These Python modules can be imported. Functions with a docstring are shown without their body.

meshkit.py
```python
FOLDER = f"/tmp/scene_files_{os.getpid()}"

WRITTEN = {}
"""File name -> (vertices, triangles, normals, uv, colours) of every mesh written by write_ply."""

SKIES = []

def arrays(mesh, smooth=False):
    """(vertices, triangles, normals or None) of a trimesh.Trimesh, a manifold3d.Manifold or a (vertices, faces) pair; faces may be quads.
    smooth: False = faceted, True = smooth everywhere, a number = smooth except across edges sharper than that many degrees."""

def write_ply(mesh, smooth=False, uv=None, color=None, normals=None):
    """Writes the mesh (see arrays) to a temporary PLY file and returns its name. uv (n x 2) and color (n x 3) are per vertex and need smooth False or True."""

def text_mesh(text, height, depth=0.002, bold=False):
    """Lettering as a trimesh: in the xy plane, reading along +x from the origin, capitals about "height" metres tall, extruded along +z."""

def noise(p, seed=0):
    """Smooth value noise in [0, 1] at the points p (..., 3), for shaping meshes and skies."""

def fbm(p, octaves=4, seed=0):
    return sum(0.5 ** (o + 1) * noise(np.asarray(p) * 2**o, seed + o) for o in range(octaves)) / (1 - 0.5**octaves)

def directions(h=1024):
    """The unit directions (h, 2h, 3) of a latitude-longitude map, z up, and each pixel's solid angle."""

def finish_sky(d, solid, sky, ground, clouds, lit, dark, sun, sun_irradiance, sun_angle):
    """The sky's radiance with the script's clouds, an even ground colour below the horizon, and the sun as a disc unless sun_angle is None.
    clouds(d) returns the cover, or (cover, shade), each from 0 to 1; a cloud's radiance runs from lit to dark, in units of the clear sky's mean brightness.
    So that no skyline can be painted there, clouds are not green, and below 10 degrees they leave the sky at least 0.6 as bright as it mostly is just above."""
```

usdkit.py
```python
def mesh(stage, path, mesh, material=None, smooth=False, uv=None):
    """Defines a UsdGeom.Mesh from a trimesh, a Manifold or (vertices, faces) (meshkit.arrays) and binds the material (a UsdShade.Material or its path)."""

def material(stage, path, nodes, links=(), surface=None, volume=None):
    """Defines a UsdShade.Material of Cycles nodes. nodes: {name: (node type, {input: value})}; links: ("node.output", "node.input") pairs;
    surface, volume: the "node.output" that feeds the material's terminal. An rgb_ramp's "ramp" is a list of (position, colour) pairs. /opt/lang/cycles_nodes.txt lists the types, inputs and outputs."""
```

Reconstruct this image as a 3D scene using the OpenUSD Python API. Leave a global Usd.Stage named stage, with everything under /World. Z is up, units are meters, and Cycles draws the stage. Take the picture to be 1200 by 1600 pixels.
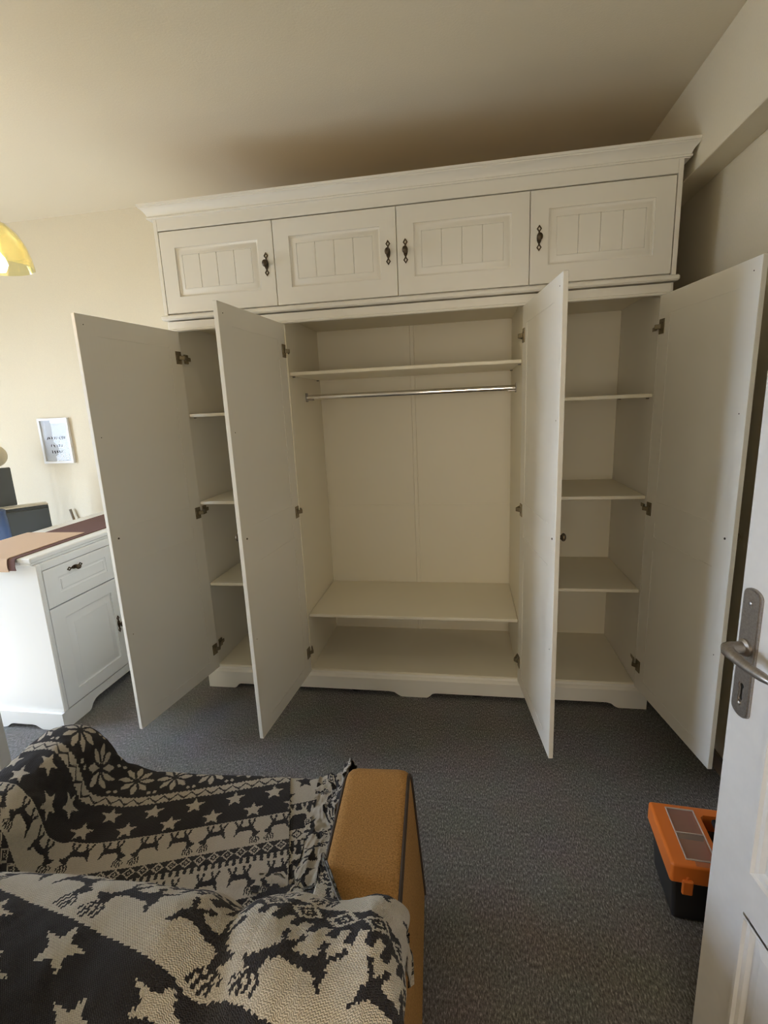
import math, random
import numpy as np, trimesh, manifold3d as m3
from shapely.geometry import Polygon, Point, box as sbox
from shapely import affinity
from shapely.ops import unary_union
import usdkit, meshkit
from pxr import Usd, UsdGeom, UsdLux, UsdShade, Gf, Sdf, Vt

stage = Usd.Stage.CreateInMemory()
UsdGeom.SetStageUpAxis(stage, 'Z'); UsdGeom.SetStageMetersPerUnit(stage, 1.0)
UsdGeom.Xform.Define(stage, '/World')
UsdGeom.Scope.Define(stage, '/World/Looks')
random.seed(7); rng = np.random.default_rng(7)

# ------------------------------------------------------------------ camera
CAM = np.array([1.5458, -2.5361, 1.6302]); YAW, PITCH, ROLL, FPX = 0.168, -0.2103, 0.0442, 766.53
def rz(a): c, s = math.cos(a), math.sin(a); return np.array([[c, -s, 0], [s, c, 0], [0, 0, 1.]])
def rx(a): c, s = math.cos(a), math.sin(a); return np.array([[1., 0, 0], [0, c, -s], [0, s, c]])
def ry(a): c, s = math.cos(a), math.sin(a); return np.array([[c, 0, s], [0, 1., 0], [-s, 0, c]])
RC = rz(YAW) @ rx(PITCH) @ ry(ROLL)                 # columns: right, forward, up
cam = UsdGeom.Camera.Define(stage, '/World/camera')
cam.CreateHorizontalApertureAttr(36.0); cam.CreateVerticalApertureAttr(48.0)
cam.CreateFocalLengthAttr(FPX / 1200 * 36.0)
cam.CreateClippingRangeAttr(Gf.Vec2f(0.02, 100))
M = np.eye(4); M[0, :3] = RC[:, 0]; M[1, :3] = RC[:, 2]; M[2, :3] = -RC[:, 1]; M[3, :3] = CAM
cam.AddTransformOp().Set(Gf.Matrix4d(*M.ravel().tolist()))
EXPOSURE = 0.07
cam.CreateExposureAttr(EXPOSURE)

# ------------------------------------------------------------------ light: daylight through the left window, sun, sky
WIN_Y0, WIN_Y1, WIN_Z0, WIN_Z1, XL = -1.78, -0.40, 0.12, 2.25, -3.0
sky_l = UsdLux.RectLight.Define(stage, '/World/window_daylight')
sky_l.CreateWidthAttr(WIN_Y1 - WIN_Y0); sky_l.CreateHeightAttr(WIN_Z1 - WIN_Z0)
sky_l.CreateIntensityAttr(8.2); sky_l.CreateColorAttr(Gf.Vec3f(0.80, 0.93, 1.12))
LM = np.eye(4); LM[0, :3] = [0, 1, 0]; LM[1, :3] = [0, 0, 1]; LM[2, :3] = [-1, 0, 0]   # emits along -z of the light = +x
LM[0, :3] = [0, -1, 0]
LM[3, :3] = [XL - 0.32, (WIN_Y0 + WIN_Y1) / 2, (WIN_Z0 + WIN_Z1) / 2]
sky_l.AddTransformOp().Set(Gf.Matrix4d(*LM.ravel().tolist()))
high_l = UsdLux.RectLight.Define(stage, '/World/sky_daylight')                   # the open sky seen from the floor through the window
high_l.CreateWidthAttr(9.0); high_l.CreateHeightAttr(6.0); high_l.CreateIntensityAttr(16.0); high_l.CreateColorAttr(Gf.Vec3f(0.66, 0.88, 1.28))
LM2 = LM.copy(); LM2[3, :3] = [-6.5, -1.0, 4.6]; high_l.AddTransformOp().Set(Gf.Matrix4d(*LM2.ravel().tolist()))
hall_fill_l = UsdLux.RectLight.Define(stage, '/World/hall_fill')                 # fill light added behind the doorway, shining in through the added hall window
hall_fill_l.CreateWidthAttr(1.5); hall_fill_l.CreateHeightAttr(1.4); hall_fill_l.CreateIntensityAttr(3.6); hall_fill_l.CreateColorAttr(Gf.Vec3f(1.0, 0.71, 0.33))
HM = np.eye(4); HM[0, :3] = [1, 0, 0]; HM[1, :3] = [0, 0, -1]; HM[2, :3] = [0, -1, 0]; HM[0, :3] = [-1, 0, 0]; HM[1, :3] = [0, 0, 1]
HM[3, :3] = [1.45, -4.16, 1.5]
hall_fill_l.AddTransformOp().Set(Gf.Matrix4d(*HM.ravel().tolist()))
sun = UsdLux.DistantLight.Define(stage, '/World/sun')
sun.CreateIntensityAttr(12.0); sun.CreateNormalizeAttr(True); sun.CreateAngleAttr(0.6); sun.CreateColorAttr(Gf.Vec3f(1.0, 0.98, 0.95))
d = np.array([math.cos(math.radians(40)), -0.14 * math.cos(math.radians(40)), -math.sin(math.radians(40))]); d /= np.linalg.norm(d)
zz = -d; xx = np.cross([0, 0, 1.], zz); xx /= np.linalg.norm(xx); yy = np.cross(zz, xx)
SM = np.eye(4); SM[0, :3] = xx; SM[1, :3] = yy; SM[2, :3] = zz
sun.AddTransformOp().Set(Gf.Matrix4d(*SM.ravel().tolist()))
dome = UsdLux.DomeLight.Define(stage, '/World/sky')
dome.CreateIntensityAttr(1.0); dome.CreateColorAttr(Gf.Vec3f(0.75, 0.87, 1.0))
LAMP_W = 4.0                                        # radiance of the chandelier bulbs

# ------------------------------------------------------------------ materials
def mat(name, nodes, links, surface='p.BSDF'):
    return usdkit.material(stage, '/World/Looks/' + name, nodes, links, surface=surface)
def plain(name, col, rough=0.5, metal=0.0, bump=0.0, scale=60.0, var=0.0, stretch=(1, 1, 1), **kw):
    n = {'p': ('principled_bsdf', dict(base_color=col, roughness=rough, metallic=metal, **kw))}
    l = []
    if bump or var:
        n['g'] = ('geometry', {}); n['m'] = ('mapping', {'scale': stretch})
        n['n'] = ('noise_texture', {'scale': scale, 'detail': 4.0, 'roughness': 0.6})
        l += [('g.position', 'm.vector'), ('m.vector', 'n.vector')]
    if bump:
        n['b'] = ('bump', {'strength': bump, 'distance': 0.002}); l += [('n.fac', 'b.height'), ('b.normal', 'p.normal')]
    if var:
        n['r'] = ('rgb_ramp', {'ramp': [(0.3, tuple(c * (1 - var) for c in col)), (0.7, tuple(min(1, c * (1 + var)) for c in col))]})
        l += [('n.fac', 'r.fac'), ('r.color', 'p.base_color')]
    return mat(name, n, l)
MW = plain('white_foil', (0.84, 0.795, 0.70), 0.42, bump=0.12, scale=90, stretch=(1, 1, 0.12))
MI = plain('white_board', (0.86, 0.79, 0.63), 0.45, bump=0.05, scale=120)
MSB = plain('white_foil_sideboard', (0.84, 0.84, 0.81), 0.4, bump=0.1, scale=90, stretch=(1, 1, 0.12))
MWALL = plain('cream_wall_paint', (0.75, 0.66, 0.49), 0.8, bump=0.35, scale=160, var=0.02)
MCEIL = plain('ceiling_paint', (0.80, 0.71, 0.54), 0.85, bump=0.3, scale=120, var=0.015)
MTOPWARM = plain('unseen_brown_board', (0.72, 0.47, 0.17), 0.8, var=0.2, scale=200)  # top board out of view, tinted to warm the bounce onto the ceiling
MBRONZE = plain('dark_bronze', (0.10, 0.075, 0.05), 0.42, 0.85, bump=0.2, scale=300)
MHINGE = plain('hinge_metal', (0.30, 0.25, 0.17), 0.35, 0.9)
MCHROME = plain('chrome', (0.75, 0.73, 0.70), 0.12, 1.0)
MSTEEL = plain('worn_steel', (0.36, 0.33, 0.30), 0.38, 0.9, bump=0.1, scale=200, var=0.15)
MDARK = plain('keyhole_shade', (0.01, 0.01, 0.01), 0.8)
MPDOOR = plain('door_gloss_paint', (0.66, 0.645, 0.615), 0.35, bump=0.25, scale=25, var=0.03)
MTAN = plain('tan_upholstery', (0.38, 0.20, 0.064), 0.9, bump=0.8, scale=260, var=0.35, specular_ior_level=0.2)
MBROWN = plain('dark_brown_piping', (0.045, 0.028, 0.018), 0.7)
MORANGE = plain('orange_plastic', (0.75, 0.19, 0.03), 0.38)
MRIM = plain('clear_plastic_edge', (0.52, 0.42, 0.36), 0.3)
MBLACK = plain('black_plastic', (0.018, 0.017, 0.018), 0.45)
MRUN = plain('brown_runner_cloth', (0.15, 0.075, 0.065), 0.85, bump=0.6, scale=400, var=0.1)
MBEIGE = plain('beige_cloth', (0.66, 0.47, 0.32), 0.85, bump=0.6, scale=400, var=0.05)
MGREY = plain('dark_grey_lacquer', (0.075, 0.08, 0.075), 0.5)
MPALE = plain('pale_edge', (0.62, 0.55, 0.42), 0.5)
MBLUE = plain('blue_plastic', (0.06, 0.10, 0.20), 0.2)
MCREAM = plain('cream_shade', (0.62, 0.53, 0.36), 0.7)
MWOOD = plain('grey_brown_wood', (0.22, 0.17, 0.11), 0.6, var=0.2, scale=40)
MFRAME = plain('white_frame', (0.80, 0.79, 0.77), 0.4)
MPAPER = plain('print_paper', (0.58, 0.61, 0.65), 0.7)
MINK = plain('black_ink', (0.04, 0.04, 0.05), 0.8)
MBASE = plain('brown_baseboard', (0.16, 0.12, 0.085), 0.5)
MBRASS = plain('brass', (0.62, 0.45, 0.18), 0.3, 1.0)
mat('carpet', {
    'g': ('geometry', {}), 'm': ('mapping', {'scale': (210., 80., 1.)}), 'n': ('noise_texture', {'scale': 1.0, 'detail': 3.0, 'roughness': 0.65}),
    'n2': ('noise_texture', {'scale': 330.0, 'detail': 2.0}), 'n3': ('noise_texture', {'scale': 5.0, 'detail': 3.0}),
    'r': ('rgb_ramp', {'ramp': [(0.26, (0.045, 0.042, 0.038)), (0.45, (0.140, 0.132, 0.120)), (0.58, (0.235, 0.222, 0.204)), (0.72, (0.52, 0.495, 0.46))]}),
    'mx': ('mix', {'mix_type': 'multiply', 'fac': 0.25}), 'b': ('bump', {'strength': 0.9, 'distance': 0.004}),
    'p': ('principled_bsdf', {'roughness': 0.95, 'specular_ior_level': 0.1, 'sheen_weight': 0.1})},
    [('g.position', 'm.vector'), ('m.vector', 'n.vector'), ('g.position', 'n2.vector'), ('g.position', 'n3.vector'), ('n.fac', 'r.fac'), ('r.color', 'mx.color1'),
     ('n3.color', 'mx.color2'), ('mx.color', 'p.base_color'), ('n2.fac', 'b.height'), ('b.normal', 'p.normal')])
MCARPET = UsdShade.Material.Get(stage, '/World/Looks/carpet')
MPANE = mat('window_pane', {'q': ('geometry', {}), 'io': ('math', {'math_type': 'multiply_add', 'value2': -0.83333, 'value3': 1.5}), 't': ('transparent_bsdf', {}), 'g': ('glossy_bsdf', {'roughness': 0.0}), 'f': ('fresnel', {'IOR': 1.5}), 'x': ('mix_closure', {})},
            [('q.backfacing', 'io.value1'), ('io.value', 'f.IOR'), ('f.fac', 'x.fac'), ('t.BSDF', 'x.closure1'), ('g.BSDF', 'x.closure2')], 'x.closure')
MPICG = mat('picture_glass', {'t': ('transparent_bsdf', {}), 'g': ('glossy_bsdf', {'roughness': 0.02}), 'x': ('mix_closure', {'fac': 0.022})},
            [('t.BSDF', 'x.closure1'), ('g.BSDF', 'x.closure2')], 'x.closure')
MPLAS = mat('clear_plastic', {'t': ('transparent_bsdf', {'color': (0.85, 0.82, 0.78)}), 'd': ('principled_bsdf', {'base_color': (0.62, 0.58, 0.54), 'roughness': 0.25}), 'x': ('mix_closure', {'fac': 0.16})},
            [('t.BSDF', 'x.closure1'), ('d.BSDF', 'x.closure2')], 'x.closure')
MSHADE = mat('yellow_green_glass', {'q': ('geometry', {}), 'io': ('math', {'math_type': 'multiply_add', 'value2': -0.83333, 'value3': 1.5}), 't': ('transparent_bsdf', {'color': (0.93, 0.92, 0.74)}), 'tr': ('translucent_bsdf', {'color': (0.80, 0.76, 0.48)}),
             'g': ('glossy_bsdf', {'roughness': 0.08}), 'f': ('fresnel', {'IOR': 1.5}), 'x': ('mix_closure', {'fac': 0.10}), 'y': ('mix_closure', {})},
             [('q.backfacing', 'io.value1'), ('io.value', 'f.IOR'), ('t.BSDF', 'x.closure1'), ('tr.BSDF', 'x.closure2'), ('f.fac', 'y.fac'), ('x.closure', 'y.closure1'), ('g.BSDF', 'y.closure2')], 'y.closure')
MBULB = mat('lit_bulb', {'e': ('emission', {'color': (1.0, 0.70, 0.36), 'strength': LAMP_W * 6})}, [], 'e.emission')
def knit_mat(name):
    return mat(name, {'a': ('attribute', {'attribute': 'knit'}), 'uv': ('uvmap', {'attribute': 'st'}), 's': ('separate_xyz', {}),
        'fu': ('math', {'math_type': 'fraction'}), 'hf': ('math', {'math_type': 'subtract', 'value2': 0.5}), 'ab': ('math', {'math_type': 'absolute'}),
        'k': ('math', {'math_type': 'multiply_add', 'value2': 1.3}), 'w': ('math', {'math_type': 'multiply', 'value2': 6.2832}), 'si': ('math', {'math_type': 'sine'}),
        'g': ('geometry', {}), 'n': ('noise_texture', {'scale': 420.0, 'detail': 2.0}), 'ad': ('math', {'math_type': 'multiply_add', 'value2': 0.6}),
        'rr': ('rgb_ramp', {'ramp': [(0.0, (0.5, 0.5, 0.5)), (0.6, (1, 1, 1))]}), 'mx': ('mix', {'mix_type': 'multiply', 'fac': 0.5}),  # shade in the gaps between stitches is multiplied into the colour
        'b': ('bump', {'strength': 0.7, 'distance': 0.002}), 'p': ('principled_bsdf', {'roughness': 0.95, 'specular_ior_level': 0.1, 'sheen_weight': 0.1})},
        [('uv.UV', 's.vector'), ('s.x', 'fu.value1'), ('fu.value', 'hf.value1'), ('hf.value', 'ab.value1'), ('ab.value', 'k.value1'), ('s.y', 'k.value3'),
         ('k.value', 'w.value1'), ('w.value', 'si.value1'), ('g.position', 'n.vector'), ('si.value', 'ad.value1'), ('n.fac', 'ad.value3'), ('ad.value', 'b.height'),
         ('ad.value', 'rr.fac'), ('a.color', 'mx.color1'), ('rr.color', 'mx.color2'), ('mx.color', 'p.base_color'), ('b.normal', 'p.normal')])
MKNIT = knit_mat('knit_wool')

# ------------------------------------------------------------------ helpers
used = {}
def unique(parent, name):
    k = (parent, name); n = used.get(k, 0); used[k] = n + 1
    return f'{parent}/{name}' + (f'_{n:03d}' if n else '')
def tag(prim, label=None, cat=None, group=None, kind=None):
    for k, v in (('label', label), ('category', cat), ('group', group), ('kind', kind)):
        if v: prim.SetCustomDataByKey(k, v)
    return prim
def thing(name, label, cat, loc=(0, 0, 0), rotz=0.0, group=None, kind=None):
    x = UsdGeom.Xform.Define(stage, unique('/World', name))
    x.AddTranslateOp().Set(Gf.Vec3d(*map(float, loc)))
    if rotz: x.AddRotateZOp().Set(float(rotz))
    return tag(x.GetPrim(), label, cat, group, kind)
def obj(name, mesh, material, parent=None, smooth=30, label=None):
    path = unique(str(parent.GetPath()) if parent else '/World', name)
    p = usdkit.mesh(stage, path, mesh, material, smooth=smooth).GetPrim()
    return tag(p, label)
def T(m):
    a = m.to_mesh(); return trimesh.Trimesh(a.vert_properties[:, :3], a.tri_verts, process=False)
def bx(x0, x1, y0, y1, z0, z1, b=0.0015):
    b = min(b, (x1 - x0) / 3, (y1 - y0) / 3, (z1 - z0) / 3)
    P = []
    for ax in range(3):
        lo, hi = np.array([x0, y0, z0]) + b, np.array([x1, y1, z1]) - b
        lo[ax] -= b; hi[ax] += b
        P += [(x, y, z) for x in (lo[0], hi[0]) for y in (lo[1], hi[1]) for z in (lo[2], hi[2])]
    return T(m3.Manifold.hull_points(np.array(P)))
def cat(*ms): return trimesh.util.concatenate(list(ms))
def mf(t): return m3.Manifold(m3.Mesh(np.asarray(t.vertices, np.float32), np.asarray(t.faces, np.uint32)))
def cube(x0, x1, y0, y1, z0, z1): return m3.Manifold.cube([x1 - x0, y1 - y0, z1 - z0]).translate([x0, y0, z0])
def ext(poly, h):                       # extrude shapely polygon along +z
    if poly.geom_type != 'Polygon': return cat(*[trimesh.creation.extrude_polygon(g, h, engine='earcut') for g in poly.geoms])
    return trimesh.creation.extrude_polygon(poly, h, engine='earcut')
def xf(mesh, cols, loc):                # local axes a,b,c -> world columns
    m = mesh.copy(); A = np.eye(4); A[:3, :3] = np.array(cols, float).T; A[:3, 3] = loc
    v = np.asarray(m.vertices) @ A[:3, :3].T + A[:3, 3]; f = np.asarray(m.faces)
    if np.linalg.det(A[:3, :3]) < 0: f = f[:, ::-1]
    return trimesh.Trimesh(v, f, process=False)
def lathe(prof, seg=32):                # (r, z) pairs
    prof = np.array(prof, float); a = np.linspace(0, 2 * np.pi, seg, endpoint=False)
    v = np.array([[r * math.cos(t), r * math.sin(t), z] for r, z in prof for t in a]); f = []
    for i in range(len(prof) - 1):
        for j in range(seg):
            k = (j + 1) % seg; p, q, r_, s = i * seg + j, i * seg + k, (i + 1) * seg + k, (i + 1) * seg + j
            f += [[p, q, r_], [p, r_, s]]
    return trimesh.Trimesh(v, f, process=False)
def tube(path, r, seg=12, closed=False):
    P = np.array(path, float); n = len(P); rs = np.broadcast_to(r, n)
    tan = np.gradient(P, axis=0)
    if closed: tan = np.roll(P, -1, 0) - np.roll(P, 1, 0)
    tan /= np.linalg.norm(tan, axis=1)[:, None] + 1e-12
    up = np.array([0, 0, 1.]) if abs(tan[0][2]) < 0.9 else np.array([1., 0, 0])
    a0 = np.cross(tan[0], up); a0 /= np.linalg.norm(a0); V = []
    for i in range(n):
        a0 = a0 - tan[i] * (a0 @ tan[i]); a0 /= np.linalg.norm(a0); b0 = np.cross(tan[i], a0)
        for t in np.linspace(0, 2 * np.pi, seg, endpoint=False): V.append(P[i] + rs[i] * (math.cos(t) * a0 + math.sin(t) * b0))
    F = []
    for i in range(n if closed else n - 1):
        for j in range(seg):
            k = (j + 1) % seg; i2 = (i + 1) % n
            F += [[i * seg + j, i * seg + k, i2 * seg + k], [i * seg + j, i2 * seg + k, i2 * seg + j]]
    if not closed:
        V += [P[0], P[-1]]; c0, c1 = len(V) - 2, len(V) - 1
        for j in range(seg):
            k = (j + 1) % seg; F += [[c0, k, j], [c1, (n - 1) * seg + j, (n - 1) * seg + k]]
    return trimesh.Trimesh(np.array(V), np.array(F), process=False)
def cyl(p, q, r, seg=20): return tube([p, q], r, seg)
def rounded_hull(pts, r, n=2):
    s = trimesh.creation.icosphere(n, 1.0).vertices
    rs = np.broadcast_to(r, len(pts))
    return T(m3.Manifold.hull_points(np.vstack([np.array(p) + s * k for p, k in zip(pts, rs)])))
def struct(name, mesh, material, smooth=False, parent=None):
    p = obj(name, mesh, material, parent, smooth)
    if parent is None: tag(p, kind='structure')
    return p

# ------------------------------------------------------------------ the room
ZC, YB, XR, XBEAM, ZBEAM = 2.95, 0.66, 2.64, 2.52, 2.555
YF, XD0, XD1 = -2.36, 1.12, 2.22
struct('floor', bx(XL - 0.2, XR + 0.2, -4.2, YB + 0.2, -0.1, 0.0, 0), MCARPET)
struct('ceiling', bx(XL - 0.2, XR + 0.2, -4.2, YB + 0.2, ZC, ZC + 0.1, 0), MCEIL)
struct('wall_back', bx(XL - 0.2, XR + 0.2, YB, YB + 0.2, 0, ZC, 0), MWALL)
struct('wall_right', bx(XR, XR + 0.2, -4.2, YB, 0, ZC, 0), MWALL)
struct('trim_1', bx(XBEAM, XR, -4.0, YB, ZBEAM, ZC, 0.003), MWALL)
wl = cube(XL - 0.2, XL, YF - 0.15, YB, 0, ZC) - cube(XL - 0.5, XL + 0.5, WIN_Y0, WIN_Y1, WIN_Z0, WIN_Z1)
struct('wall_left', T(wl), MWALL)
wf = cube(XL, XR, YF - 0.15, YF, 0, ZC) - cube(XD0, XD1, YF - 0.5, YF + 0.5, -0.1, 2.12)
struct('wall_front', T(wf), MWALL)
struct('wall_hall', T((cube(-0.6, XR, -4.2, YF - 0.15, 0, ZC) - cube(-0.4, XR, -4.0, YF, -0.1, ZC + 0.1) - cube(.7, 2.2, -4.5, -3.5, .8, 2.2))), MWALL)  # hall out of view; window opening cut for the added fill light
struct('baseboard_right', bx(XR - 0.016, XR, YF, YB, 0, 0.075, 0.004), MBASE)
struct('baseboard_back', cat(bx(XL, -0.05, YB - 0.016, YB, 0, 0.075, 0.004), bx(2.5, XR - 0.016, YB - 0.016, YB, 0, 0.075, 0.004)), MBASE)
w1 = thing('window_1', None, None, (XL - 0.1, (WIN_Y0 + WIN_Y1) / 2, WIN_Z0), kind='structure')
hw, hh = (WIN_Y1 - WIN_Y0) / 2, WIN_Z1 - WIN_Z0
obj('window_frame', cat(bx(-.03, .03, -hw, -hw + .06, 0, hh), bx(-.03, .03, hw - .06, hw, 0, hh), bx(-.03, .03, -hw, hw, 0, .07), bx(-.03, .03, -hw, hw, hh - .06, hh), bx(-.03, .03, -.04, .04, 0, hh)), MFRAME, w1)
for a, b in ((-hw + .06, -.04), (.04, hw - .06)):
    obj('window_pane', bx(-.003, .003, a, b, .07, hh - .06, 0), MPANE, w1)

w2 = thing('window_2', None, None, (1.45, -4.1, .8), kind='structure')  # hall window added together with its fill light, out of view
obj('window_frame', cat(bx(-.75, -.69, -.03, .03, 0, 1.4), bx(.69, .75, -.03, .03, 0, 1.4), bx(-.75, .75, -.03, .03, 0, .06), bx(-.75, .75, -.03, .03, 1.34, 1.4), bx(-.03, .03, -.03, .03, 0, 1.4)), MFRAME, w2)
for a, b in ((-.69, -.03), (.03, .69)): obj('window_pane', bx(a, b, -.003, .003, .06, 1.34, 0), MPANE, w2)

# ------------------------------------------------------------------ ornate handle: plate in the xy plane (long axis y), knob along +z
def diamond(cx, cy, a, b): return Polygon([(cx - a, cy), (cx, cy - b), (cx + a, cy), (cx, cy + b)])
def handle_mesh(L=0.105):
    h = L / 2
    body = unary_union([affinity.scale(Point(0, 0).buffer(1), 0.0105, 0.024), affinity.scale(Point(0, 0).buffer(1), 0.0048, h * 0.72), diamond(0, h * .74, .0115, .0165), diamond(0, -h * .74, .0115, .0165)])
    body = body.difference(diamond(0, h * .74, .0052, .0078)).difference(diamond(0, -h * .74, .0052, .0078)).simplify(0.0002)
    plate = ext(body, 0.003)
    prof = [(0.0001, 0.002), (0.0055, 0.002), (0.005, 0.010), (0.0075, 0.016), (0.0125, 0.021), (0.0135, 0.026), (0.0115, 0.031), (0.0065, 0.0345), (0.0001, 0.0355)]
    knob = lathe(prof, 20); v = np.array(knob.vertices); v[:, 1] *= 1.25; knob = trimesh.Trimesh(v, knob.faces, process=False)
    return cat(plate, knob)
HANDLE = handle_mesh()

# ------------------------------------------------------------------ wardrobe (lower part)
W = 2.473; DZ0, DZ1 = 0.134, 2.064; DW = 0.614
ward = thing('wardrobe', 'large white four-door wardrobe standing with all four tall doors open', 'wardrobe')
SH = 0.018
obj('side_panel', bx(0, .05, 0, .60, .03, 2.120), MW, ward); obj('side_panel', bx(W - .05, W, 0, .60, .03, 2.120), MW, ward)
P1, P2 = (.605, .645), (1.823, 1.863)
obj('partition', bx(*P1, .0, .58, .14, 2.104), MI, ward); obj('partition', bx(*P2, .0, .58, .14, 2.104), MI, ward)
obj('top_panel', bx(.05, W - .05, .006, .60, 2.104, 2.120), MI, ward)
obj('bottom_panel', bx(.05, W - .05, -.004, .60, .122, .14, .003), MI, ward)
for a, b in ((.05, P1[0]), (P2[1], W - .05)):
    obj('back_panel', bx(a, b, .575, .583, .14, 2.104), MI, ward)
for a, b in ((P1[1], 1.229), (1.241, P2[0])):
    for c, e in ((.14, 1.0), (1.005, 2.104)):
        obj('back_panel', bx(a, b, .572, .580, c, e, .001), MI, ward)
obj('back_batten', bx(1.222, 1.248, .564, .576, .14, 2.104, .003), MI, ward)
obj('back_batten', bx(P1[1], P2[0], .569, .576, .997, 1.008, .001), MI, ward)
def shelf(a, b, z, y0=.012, y1=.57):
    return obj('shelf', bx(a + .001, b - .001, y0, y1, z - SH / 2, z + SH / 2, .003), MI, ward)
for z in (1.63, 1.14, .65):
    shelf(.05, P1[0], z); shelf(P2[1], W - .05, z)
shelf(P1[1], P2[0], 1.82); shelf(P1[1], P2[0], .468)
rail_sec = affinity.scale(Point(0, 0).buffer(1), .0075, .015)
rail = ext(rail_sec, P2[0] - P1[1] - .012)
obj('clothes_rail', xf(rail, [(0, 1, 0), (0, 0, 1), (1, 0, 0)], (P1[1] + .006, .27, 1.703)), MCHROME, ward, label='chrome clothes rail')
for xx_, s in ((P1[1], 1), (P2[0], -1)):
    obj('rail_bracket', bx(min(xx_, xx_ + s * .006), max(xx_, xx_ + s * .006), .252, .288, 1.678, 1.728, .002), MSTEEL, ward)
    obj('rail_bracket', bx(min(xx_, xx_ + s * .045), max(xx_, xx_ + s * .045), .261, .279, 1.685, 1.693, .001), MSTEEL, ward)
# shelf pins
for (a, b), zs in (((.05, P1[0]), (1.63, 1.14, .65)), ((P2[1], W - .05), (1.63, 1.14, .65)), ((P1[1], P2[0]), (1.82, .468))):
    for z in zs:
        obj('shelf_pin', cat(*[cyl((x, y, z - SH / 2 - .004), (x + s * .014, y, z - SH / 2 - .004), .003, 8) for x, s in ((a, 1), (b, -1)) for y in (.06, .5)]), MSTEEL, ward).SetCustomDataByKey('kind', 'stuff')
# plinth with shaped feet, moulding above it
outline = [(0, .001), (.153, .001), (.168, .010), (.178, .024), (.195, .031), (1.10, .031), (1.135, .026), (1.155, .012), (1.174, .001), (1.321, .001), (1.338, .012), (1.352, .026), (1.37, .031), (2.285, .031), (2.31, .024), (2.325, .010), (2.345, .001), (W + .012, .001), (W + .012, .1), (-.012, .1), (-.012, .001)]
pl = ext(Polygon(outline), .02)
obj('plinth', xf(pl, [(1, 0, 0), (0, 0, 1), (0, -1, 0)], (0, -.006, 0)), MW, ward)
for s_, x_ in ((0, -.012), (1, W - .008)):
    obj('plinth', bx(x_, x_ + .02, -.006, .58, .001, .1), MW, ward)
def hprofile(poly, x0, x1): # poly in (y,z) extruded along x
    return xf(ext(Polygon(poly), x1 - x0), [(0, 1, 0), (0, 0, 1), (1, 0, 0)], (x0, 0, 0))
obj('plinth_moulding', hprofile([(-.026, .1), (-.026, .106), (-.02, .114), (-.010, .119), (-.006, .128), (-.003, .131), (.02, .131), (.02, .1)], -.012, W + .012), MW, ward)
for x in (.9, 1.60):
    obj('leveling_foot', lathe([(.0001, .001), (.036, .001), (.036, .012), (.02, .016), (.016, .122), (.0001, .122)], 18).apply_translation((x, .04, 0)), MBLACK, ward)
# frieze under the upper cabinet
obj('frieze', cat(bx(.012, W - .012, -.016, .004, 2.078, 2.116, .002), bx(.006, W - .006, -.022, .004, 2.066, 2.079, .004)), MW, ward)

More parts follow.
